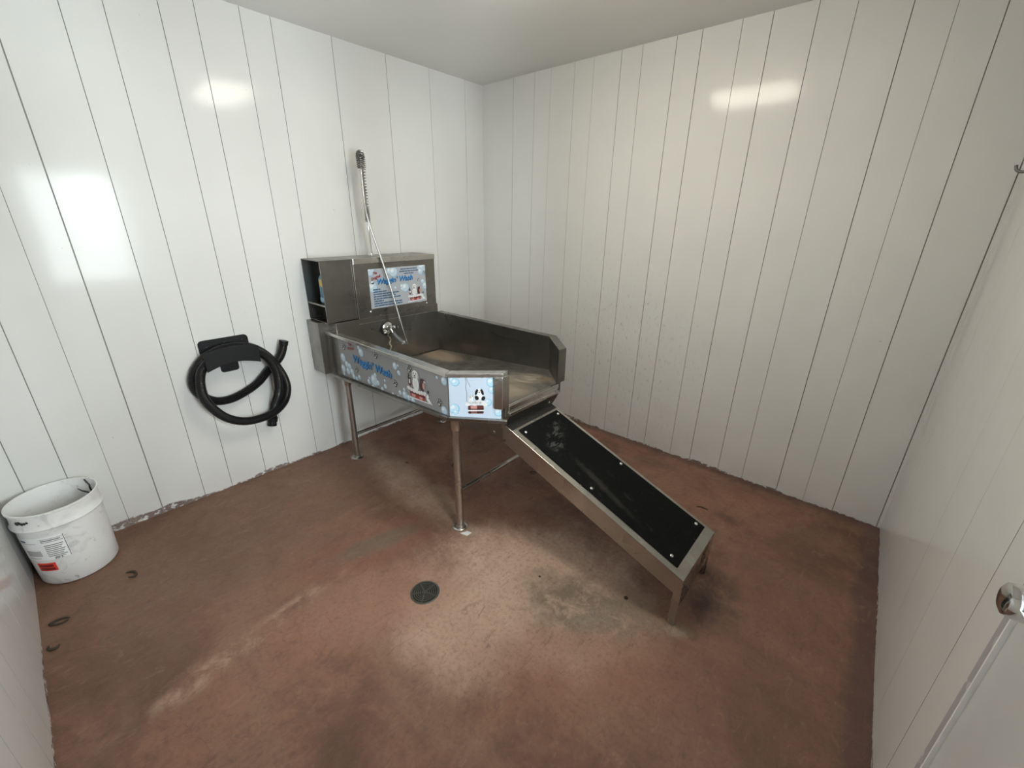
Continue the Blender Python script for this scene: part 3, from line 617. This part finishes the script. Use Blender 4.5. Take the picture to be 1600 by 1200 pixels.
# faucet on the back wall of the tub
fy, fz = -1.186, .858
b = bmesh.new(); lathe(b, [(.040, .2405), (.040, .246), (.030, .252), (.016, .254), (.016, .268), (.022, .270), (.022, .285), (.0, .289)], fy, fz, 32, 'x'); FA = obj('faucet', b, MCHR, tub, smooth=False)
b = bmesh.new(); lathe(b, [(.046, .2402), (.046, .244)], fy - .012, fz - .004, 32, 'x'); obj('backplate', b, D['black'], FA)
b = bmesh.new(); tube(b, [(.278, fy - .006, fz + .008), (.290, fy + .002, fz - .012), (.292, fy + .004, fz - .030)], [.008, .007, .009], 12); tube(b, [(.26, fy, fz - .02), (.262, fy - .045, fz - .028)], [.005, .003], 10)
tube(b, [(.27, fy + .01, fz + .0), (.285, fy + .035, fz + .006)], [.007, .006], 12); lathe(b, [(.015, .275), (.015, .295)], fy + .038, fz + .008, 20, 'x'); obj('tap_handle', b, MCHR, FA)
b = bmesh.new(); z = fz - .045
tube(b, [(.262, fy, fz - .02), (.258, fy - .014, z - .004), (.262, fy - .004, z - .016)], .0035, 8)
MBRASS = mat('aged_chain_metal', (.55, .50, .38), .3, 1.0); t = NT(MBRASS); t.rgh(t.rng(t.noise(150, 2), .3, .7, .2, .45))
for i in range(15):
    c = Vector((.258 + .002 * math.sin(i), fy + .004 * math.sin(i * .9), z - .020 - i * .0075)); q = 1 if i % 2 else 0
    ring = [c + Vector((.0042 * math.cos(k) * (1 - q), .0042 * math.cos(k) * q, .0062 * math.sin(k))) for k in [2 * math.pi * j / 8 for j in range(9)]]
    tube(b, ring, .0018, 6)
obj('plug_chain', b, MBRASS, FA)

# product bottle on the rack shelf
bot = thing('shampoo_bottle', 'blue bottle with a yellow mark inside the steel rack of the tub', 'bottle', (.150, -1.520, 1.0595))
b = bmesh.new(); prof = [(.034, 1.0600), (.038, 1.064), (.038, 1.205), (.030, 1.225), (.014, 1.238), (.014, 1.250)]
lathe(b, prof, .150, -1.520, 32)
for v in b.verts: v.co.y = -1.520 + (v.co.y + 1.520) * 1.1; v.co.x = .150 + (v.co.x - .150) * 1.5
obj('body', b, D['bottle'], bot)
b = bmesh.new(); lathe(b, [(.018, 1.250), (.018, 1.272), (.0, 1.274)], .150, -1.520, 24); obj('cap', b, D['white'], bot)
b = bmesh.new(); dome(b, (.165, -1.561, 1.185), (.1, -1, 0), .024, .004, 16); LB = obj('label', b, D['yellow'], bot)
b = B((.130, .175, -1.5640, -1.560, 1.072, 1.098)); obj('label_patch', b, D['sky'], bot)

# ------------------------------------------------------------------ spray hose
sp = thing('spray_hose', 'tall spring sprayer with steel hose, rising from the control box top', 'sprayer', (.133, -1.186, 1.3225))
rx, ry = .133, -1.186
b = bmesh.new(); lathe(b, [(.020, 1.3235), (.020, 1.329), (.013, 1.333), (.012, 1.350), (.0085, 1.356), (.0085, 1.54)], rx, ry, 20); obj('riser_pipe', b, MCHR, sp)
R_ = .030; dx, dy = .77, -.64; core = [(rx, ry, 1.53 + i * .03) for i in range(12)]
for i in range(1, 9):
    th = math.pi * i / 8; core.append((rx + dx * R_ * (1 - math.cos(th)), ry + dy * R_ * (1 - math.cos(th)), 1.885 + R_ * math.sin(th)))
core += [(rx + dx * 2 * R_, ry + dy * 2 * R_, 1.87), (rx + dx * 2 * R_, ry + dy * 2 * R_, 1.835)]
cs = spline(core, .002)
b = bmesh.new(); tube(b, cs[::4], .0055, 10); obj('flexible_core', b, MDARKM, sp)
b = bmesh.new(); T_, N_ = frames(cs); hel = []; ph = 0; rad = []
for i, c in enumerate(cs):
    s_ = i * .002
    pitch = .0062 if s_ < .085 else (.0165 if s_ < .31 else .0105)
    cr_ = .0165 if s_ < .07 else (.0145 if s_ < .27 else .0145 + min(1, (s_ - .27) / .06) * .0065)
    for k in range(4):
        ph += 2 * math.pi * (.0005 / pitch); bb = T_[i].cross(N_[i]); off_ = c + T_[i] * (.0005 * k)
        hel.append(off_ + (N_[i] * math.cos(ph) + bb * math.sin(ph)) * cr_); rad.append(.0019 if s_ < .31 else .0028)
hh = hel[::2]; rr_ = rad[::2]
tube(b, hh, rr_, 5); obj('spring', b, MDARKM, sp)
hp_ = [(rx + dx * 2 * R_, ry + dy * 2 * R_, 1.84), (.190, -1.232, 1.75), (.212, -1.243, 1.62), (.228, -1.229, 1.50), (.258, -1.190, 1.302), (.29, -1.159, 1.108), (.32, -1.134, .917), (.337, -1.119, .815), (.344, -1.108, .765), (.343, -1.104, .752), (.336, -1.110, .748)]
hs = spline(hp_, .004)
b = bmesh.new(); tube(b, hs, [.0062 + .0005 * (i % 2) for i in range(len(hs))], 12); obj('hose', b, MPIPE, sp)
b = bmesh.new(); nz = [(.338, -1.110, .748), (.334, -1.120, .752), (.330, -1.131, .760), (.328, -1.139, .768), (.322, -1.147, .778), (.310, -1.163, .800), (.300, -1.176, .822), (.296, -1.181, .836)]
tube(b, nz, [.006, .012, .015, .013, .016, .014, .013, .009], 16); MNZ = mat('nozzle_grey', (.15, .155, .155), .45, .2); t = NT(MNZ); t.rgh(t.rng(t.noise(60, 2), .3, .7, .38, .52)); obj('nozzle', b, [MNZ], sp)
b = bmesh.new(); tube(b, [(.3305, -1.130, .759), (.3285, -1.1375, .767)], .0165, 16); obj('nozzle_ring', b, MCHR, sp)
b = bmesh.new(); tube(b, spline([(.305, -1.165, .820), (.325, -1.130, .815), (.337, -1.112, .808)], .005), .0016, 6); obj('spray_lever', b, D['black'], sp)

# ------------------------------------------------------------------ ramp
rp = thing('access_ramp', 'steel dog ramp with black grip mat, sloping down from the tub', 'ramp', (1.95, -1.168, 0))
Y0, Y1 = -1.357, -.978; XS, ZS, XE, ZE = 1.455, .612, 2.425, .244; sl = (ZE - ZS) / (XE - XS); zr = lambda x: ZS + (x - XS) * sl
nv = Vector((-sl, 0, 1)).normalized()
b = bmesh.new(); slab(b, [(XS, Y0, zr(XS)), (XE, Y0, zr(XE)), (XE, Y1, zr(XE)), (XS, Y1, zr(XS))], -nv * .004); obj('deck', b, MRAMP, rp, bevel=.001)
for y, s_ in ((Y0, 1), (Y1, -1)):
    b = bmesh.new(); slab(b, [(XS, y, zr(XS) - .001), (XE, y, zr(XE) - .001), (XE, y, .1635), (XE - .030, y, .1635), (XS, y, .510)], (0, .003 * s_, 0)); obj('side_rail', b, MRAMP, rp)
b = bmesh.new(); slab(b, [(1.536, Y0 + .035, zr(1.536) + .0005), (XE - .040, Y0 + .035, zr(XE - .04) + .0005), (XE - .040, Y1 - .020, zr(XE - .04) + .0005), (1.536, Y1 - .020, zr(1.536) + .0005)], nv * .0035); GM = obj('grip_mat', b, MMAT, rp, bevel=.001)
for x, y in ((1.565, Y0 + .058), (1.560, Y1 - .040), (1.955, Y0 + .058), (1.955, Y1 - .040), (2.345, Y0 + .065), (2.350, Y1 - .043)):
    b = bmesh.new(); dome(b, Vector((x, y, zr(x))) + nv * .004, nv, .0085, .005, 12); obj('rivet', b, MCHR, GM)
MDECKDK = mat('dark_deck_reflection', (.035, .034, .032), .35, .5); t = NT(MDECKDK); t.rgh(t.rng(t.noise(20, 4), .3, .7, .28, .5))
b = bmesh.new(); slab(b, [(XS + .004, Y0 + .002, zr(XS + .004) + .0006), (1.522, Y0 + .002, zr(1.522) + .0006), (1.522, Y1 - .002, zr(1.522) + .0006), (XS + .004, Y1 - .002, zr(XS + .004) + .0006)], nv * .002); obj('dark_deck_sheet', b, MDECKDK, rp)  # dark sheet added for the dark reflection on the bare deck top
# end plate with hand slot, two legs
b = bmesh.new(); ze = ZE - .001
for p_ in (((Y0, .156, Y1, ze),) if False else ((Y0 + .0035, Y0 + .11, .105, ze), (Y1 - .08, Y1 - .0035, .105, ze), (Y0 + .11, Y1 - .08, .215, ze), (Y0 + .11, Y1 - .08, .105, .150))): box(b, XE - .004, XE, p_[0], p_[1], p_[2], p_[3])
obj('end_plate', b, MRAMP, rp)
for y0, y1 in ((Y0, Y0 + .003), (Y1 - .003, Y1)):
    b = bmesh.new(); slab(b, [(XE - .030, y0, 0), (XE - .001, y0, 0), (XE, y0, .1635), (XE - .030, y0, .1635)], (0, y1 - y0, 0)); s0 = Y0 if y0 == Y0 else Y1 - .022
    box(b, XE - .010, XE - .006, s0 + .0031, s0 + .0189, 0, .106); obj('leg', b, MRAMP, rp)
# hook plate that hangs over the tub's lip
b = bmesh.new(); slab(b, [(1.500, -1.357, .655), (1.500, -.935, .655), (1.487, -.935, .630), (1.482, -.962, .600), (1.482, -1.357, .600)], (.003, 0, 0)); obj('hook_plate', b, MSTD, rp)
b = B((1.484, 1.489, -1.005, -.998, .612, .630)); obj('slot', b, D['white'], rp)

# ------------------------------------------------------------------ bucket
bk = thing('plastic_bucket', 'dirty white plastic bucket with paper label, standing in the left corner', 'bucket', (.167, -2.918, 0))
bxc, byc = .167, -2.918
b = bmesh.new()
prof = [(.0, .004), (.128, .004), (.134, .012), (.137, .10), (.1415, .285), (.1415, .300), (.1500, .303), (.1520, .309), (.1460, .316), (.1445, .345), (.1445, .372), (.1500, .376), (.1500, .384), (.1440, .3845), (.1425, .380), (.1400, .300), (.1340, .100), (.1300, .012), (.0, .011)]
lathe(b, prof, bxc, byc, 72); obj('body', b, MBUCK, bk, smooth=True)
def on_bucket(name, a0, a1, z0, z1, m, off_=.0012, parent=bk, n=16):
    b = bmesh.new(); rows = []
    for z in (z0, z1):
        r0 = .1345 + (z - .01) * .0255 + off_
        rows.append([bm_v(b, (bxc + r0 * math.cos(a0 + (a1 - a0) * i / n), byc + r0 * math.sin(a0 + (a1 - a0) * i / n), z)) for i in range(n + 1)])
    for i in range(n): b.faces.new((rows[0][i], rows[0][i + 1], rows[1][i + 1], rows[1][i]))
    return obj(name, b, m, parent)
def bm_v(b, p): return b.verts.new(p)
# camera sees the bucket from the +x side; angles measured from +x
lab = on_bucket('paper_label', math.radians(-78), math.radians(-3), .148, .268, D['paper'])
def bline(a0, a1, z, h, m='grey', k=1.0): on_bucket('print', math.radians(a0), math.radians(a1), z, z + h, D[m], .0012 + .0006 * k, lab, 8)
bline(-34, -5, .256, .0015, 'black'); bline(-34, -5, .240, .0018, 'black'); bline(-34, -8, .246, .006)
bline(-4.4, -3.6, .150, .116, 'black')
for i in range(7): bline(-32, -7 - (i % 3) * 2, .222 - i * .0095, .0045)
bline(-24, -10, .158, .0025, 'black')
for i in range(6): bline(-66, -40, .196 - i * .005, .0032)
bline(-70, -58, .245, .008, 'navy'); bline(-72, -42, .238, .002); bline(-66, -44, .158, .003)
def bucket_text(txt, a0, a1, z0, h, m, off_, parent):
    cu = bpy.data.curves.new('t', 'FONT'); cu.body = txt; cu.offset = .02; cu.resolution_u = 3; to = bpy.data.objects.new('t', cu); me = bpy.data.meshes.new_from_object(to)
    xs = [v.co.x for v in me.vertices]; ys = [v.co.y for v in me.vertices]; x0, x1, y0, y1 = min(xs), max(xs), min(ys), max(ys); b = bmesh.new(); vs = []
    for v in me.vertices:
        z = z0 + (v.co.y - y0) / (y1 - y0) * h; an = math.radians(a0 + (a1 - a0) * (v.co.x - x0) / (x1 - x0)); r0 = .1345 + (z - .01) * .0255 + off_
        vs.append(b.verts.new((bxc + r0 * math.cos(an), byc + r0 * math.sin(an), z)))
    for p in me.polygons:
        try: b.faces.new([vs[i] for i in p.vertices])
        except ValueError: pass
    bpy.data.objects.remove(to); bpy.data.meshes.remove(me); bpy.data.curves.remove(cu)
    return obj('lettering', b, m, parent)
bucket_text('20 L', -25, -13, .150, .0075, D['black'], .0024, lab)
st = on_bucket('hazard_sticker', math.radians(-58), math.radians(-28), .088, .132, D['hot'], .0014)
on_bucket('print', math.radians(-55), math.radians(-32), .110, .124, D['hotdk'], .0022, st); on_bucket('print', math.radians(-55), math.radians(-31), .093, .106, D['hotdk'], .0022, st)
# dark scuff below the rim and grimy strands inside
b = bmesh.new()
for i in range(5): dome(b, (bxc + .1462 * math.cos(math.radians(-54 + i * 4)), byc + .1462 * math.sin(math.radians(-54 + i * 4)), .350 + .003 * math.sin(i * 2)), (math.cos(math.radians(-54 + i * 4)), math.sin(math.radians(-54 + i * 4)), 0), .009 - .001 * i, .0012, 12)
obj('scuff', b, D['black'], bk)
b = bmesh.new()
def inr(an, z, o=.0015): r0 = .130 + (z - .012) * .0335 + 0.0 - o; return (bxc + r0 * math.cos(math.radians(an)), byc + r0 * math.sin(math.radians(an)), z)
tube(b, [inr(128, .378), inr(124, .362), inr(120, .350), inr(121, .338), inr(120, .32), inr(118, .30), inr(115, .285)], [.003, .004, .003, .0035, .004, .003, .002], 6)
tube(b, [inr(118, .30), inr(128, .305), inr(140, .315), inr(146, .330)], [.004, .0035, .003, .001], 6)
for q in b.verts: pass
obj('grime_streak', b, D['black'], bk)

# ------------------------------------------------------------------ hose holder and vacuum hose on the left wall
hd = thing('hose_holder', 'black plastic hose hanger screwed to the white left wall', 'hanger', (0, -2.09, .73))
def rrect(y0, y1, z0, z1, r, x):
    pts = []
    for cy, cz, a0 in ((y1 - r, z1 - r, 0), (y0 + r, z1 - r, 90), (y0 + r, z0 + r, 180), (y1 - r, z0 + r, 270)):
        for k in range(5): an = math.radians(a0 + k * 22.5); pts.append((x, cy + r * math.cos(an), cz + r * math.sin(an)))
    return pts
b = bmesh.new(); slab(b, rrect(-2.215, -1.968, .775, .921, .022, .0005), (.006, 0, 0)); slab(b, rrect(-2.136, -2.044, .722, .83, .015, .0005), (.0055, 0, 0)); BP = obj('wall_plate', b, MBLK, hd, bevel=.0015)
for y, z in ((-2.178, .880), (-2.090, .893), (-2.000, .893), (-2.09, .742)): b = bmesh.new(); dome(b, (.0065, y, z), (1, 0, 0), .006, .003, 10); obj('screw', b, D['black'], BP)
b = bmesh.new(); n = 24; arc = []
for i in range(n + 1):
    q = i / n; y = -2.226 + .266 * q; arc.append((y, .874 + .020 * math.sin(math.pi * q), .774 + .030 * math.sin(math.pi * q)))
v0 = [[b.verts.new((x, y, z)) for x, z in ((.118, zt_), (.118, zl), (.122, zl), (.122, zt_))] for y, zt_, zl in arc]
for p_, q_ in zip(v0, v0[1:]):
    for k in range(4): b.faces.new((p_[k], p_[(k + 1) % 4], q_[(k + 1) % 4], q_[k]))
b.faces.new(v0[0][::-1]); b.faces.new(v0[-1])
obj('front_shield', b, MBLK, hd, bevel=.001)
b = bmesh.new()
lo2 = []
for i in range(n + 1):
    y, zt_, zl = arc[i]; y2 = -2.20 + .222 * i / n
    lo2.append([b.verts.new((x, y2 + (y - y2) * x / .12, zz)) for x, zz in ((.006, zl + .010), (.006, zl + .015), (.119, zl + .006), (.119, zl + .001))])
for p_, q_ in zip(lo2, lo2[1:]):
    for k in range(4): b.faces.new((p_[k], p_[(k + 1) % 4], q_[(k + 1) % 4], q_[k]))
b.faces.new(lo2[0][::-1]); b.faces.new(lo2[-1]); obj('saddle', b, MBLK, hd)
VH = [[0.055, -1.793, 0.852], [0.048, -1.815, 0.782], [0.04, -1.845, 0.735], [0.032, -1.905, 0.684], [0.032, -1.974, 0.624], [0.032, -2.059, 0.584], [0.032, -2.137, 0.566], [0.032, -2.21, 0.58], [0.032, -2.267, 0.635], [0.034, -2.285, 0.7], [0.036, -2.267, 0.767], [0.040, -2.22, 0.827], [0.041, -2.166, 0.858], [0.041, -2.106, 0.872], [0.041, -2.031, 0.868], [0.044, -1.963, 0.842], [0.055, -1.905, 0.788], [0.075, -1.868, 0.716], [0.075, -1.839, 0.63], [0.075, -1.834, 0.554], [0.075, -1.863, 0.48], [0.08, -1.927, 0.434], [0.085, -2.008, 0.419], [0.088, -2.102, 0.431], [0.088, -2.182, 0.48], [0.088, -2.236, 0.555], [0.088, -2.266, 0.638], [0.088, -2.265, 0.709], [0.088, -2.248, 0.774], [0.089, -2.205, 0.822], [0.090, -2.15, 0.845], [0.090, -2.081, 0.852], [0.090, -1.991, 0.840], [0.098, -1.925, 0.795], [0.108, -1.892, 0.713], [0.112, -1.887, 0.631], [0.10, -1.897, 0.55], [0.045, -1.918, 0.45], [0.034, -1.94, 0.36], [0.034, -1.948, 0.328]]
hs = spline(VH, .0026); b = bmesh.new()
rad = [.0240 if (i // 1) % 2 else .0222 for i in range(len(hs))]
for i in range(10): rad[i] = .0258; rad[-1 - i] = .0235
tube(b, hs, rad, 20, caps=False)
rad2 = [.019] * 12; tube(b, hs[:12][::-1], rad2, 20); tube(b, hs[-12:], rad2, 20)
vh = obj('vacuum_hose', b, MHOSE, smooth=True); tag(vh, 'black ribbed vacuum hose coiled twice over the wall hanger', 'hose')
b = bmesh.new(); tube(b, [hs[-1] + (hs[-6] - hs[-1]) * 1.0, hs[-1]], [.0262, .0262], 20); tube(b, [hs[-22], hs[-12]], [.0285, .0285], 20); cf = obj('end_cuff', b, MBLK, None, smooth=False); cf.parent = vh

# ------------------------------------------------------------------ floor drain
dr = thing('floor_drain', 'round dark metal floor drain set into the concrete floor', 'drain', (DRX, DRY, 0))
b = bmesh.new(); lathe(b, [(.0555, .0005), (.0565, .003), (.062, .0035), (.065, .0005)], DRX, DRY, 48, close=True); MDR = mat('drain_metal', (.13, .125, .105), .45, .7); t = NT(MDR); t.rgh(t.rng(t.noise(80, 3), .3, .7, .35, .6)); obj('ring', b, MDR, dr)
b = bmesh.new(); lathe(b, [(.0, .0006), (.0553, .0006), (.0553, .0011), (.0, .0011)], DRX, DRY, 40); obj('sump', b, D['black'], dr)
b = bmesh.new()
for r_ in (.012, .021, .030, .039, .048): lathe(b, [(r_ - .0016, .0012), (r_ - .0016, .0034), (r_ + .0016, .0034), (r_ + .0016, .0012)], DRX, DRY, 40, close=True)
for k in range(5):
    an = math.radians(20 + 72 * k); c, s_ = math.cos(an), math.sin(an); w_ = .0026
    P = [(DRX + c * ra - s_ * wa, DRY + s_ * ra + c * wa, .0013) for ra, wa in ((.006, -w_), (.0545, -w_), (.0545, w_), (.006, w_))]; slab(b, P, (0, 0, .0023))
lathe(b, [(.0, .0036), (.008, .0036), (.008, .0012), (.0, .0012)], DRX, DRY, 20); obj('grate', b, MDR, dr)

# ------------------------------------------------------------------ wall hook and small litter
hk = thing('wall_hook', 'small grey coat hook high on the right wall near the corner', 'hook', (3.045, -.22, 1.75))
b = bmesh.new(); tube(b, spline([(3.040, -.21, 1.752), (3.015, -.205, 1.748), (3.004, -.20, 1.750), (2.995, -.195, 1.758), (2.991, -.192, 1.772)], .004), .005, 10); MHK = mat('hook_grey_metal', (.18, .18, .17), .4, .6); t = NT(MHK); t.rgh(t.rng(t.noise(50, 2), .3, .7, .3, .5)); obj('prong', b, MHK, hk)
b = B((3.0385, 3.0425, -.24, -.18, 1.725, 1.80)); obj('hook_plate', b, MHK, hk, bevel=.001)
MDEB = mat('dark_debris', (.045, .032, .022), .7); t = NT(MDEB); t.bump(t.noise(200, 3), .5, .002)
def curl(x, y, r, a0, a1, w, label, sq=.6, rot=0):
    pts = []
    for k in range(14):
        an = math.radians(a0 + (a1 - a0) * k / 13); X, Y = r * math.cos(an), r * sq * math.sin(an); c, s_ = math.cos(rot), math.sin(rot)
        pts.append((x + X * c - Y * s_, y + X * s_ + Y * c, w * .8 + .001 * math.sin(k)))
    b = bmesh.new(); tube(b, pts, [w * (.4 + .6 * math.sin(math.pi * (k + .5) / 14)) for k in range(14)], 8)
    o = obj('debris_curl', b, MDEB); tag(o, label, 'debris', 'dark curls of debris on the floor'); return o
curl(.43, -2.78, .028, -70, 190, .0055, 'dark curl of debris on the floor just right of the white bucket', .55, .4)
curl(.53, -3.02, .030, 20, 340, .0050, 'flattened oval curl of debris by the near left wall', .45, 1.2)
curl(.66, -3.045, .020, -120, 60, .0055, 'small dark curl of debris nearest the camera by the left wall', .8, 0)
curl(2.25, -.49, .030, 10, 170, .0045, 'dark wisp of debris on the floor right of the ramp', .35, .2)
curl(1.285, -.86, .020, 0, 330, .0035, 'thin ring of debris on the floor beyond the ramp', .6, .3)
curl(.57, -1.35, .016, 0, 150, .0035, 'dark speck of debris on the floor under the tub', .5, .3)
curl(.83, -1.15, .020, 10, 160, .0040, 'dark twist of debris on the floor under the middle of the tub', .5, 2.2)
b = bmesh.new(); slab(b, [(1.355, -1.572, .0006), (1.398, -1.560, .0006), (1.402, -1.530, .004), (1.372, -1.532, .0006)], (0, 0, .0006)); tag(obj('paper_scrap', b, D['white']), 'scrap of white paper beside the front leg of the tub', 'paper')
for x, y, r_ in ((2.21, -1.36, .010), (1.85, -1.52, .006)):
    b = bmesh.new(); dome(b, (x, y, .0), (0, 0, 1), r_, r_ * .5, 8); tag(obj('pebble', b, MDEB), 'dark crumb on the floor close to the ramp foot' if r_ > .008 else 'tiny dark crumb on the pale bare patch of floor', 'debris')
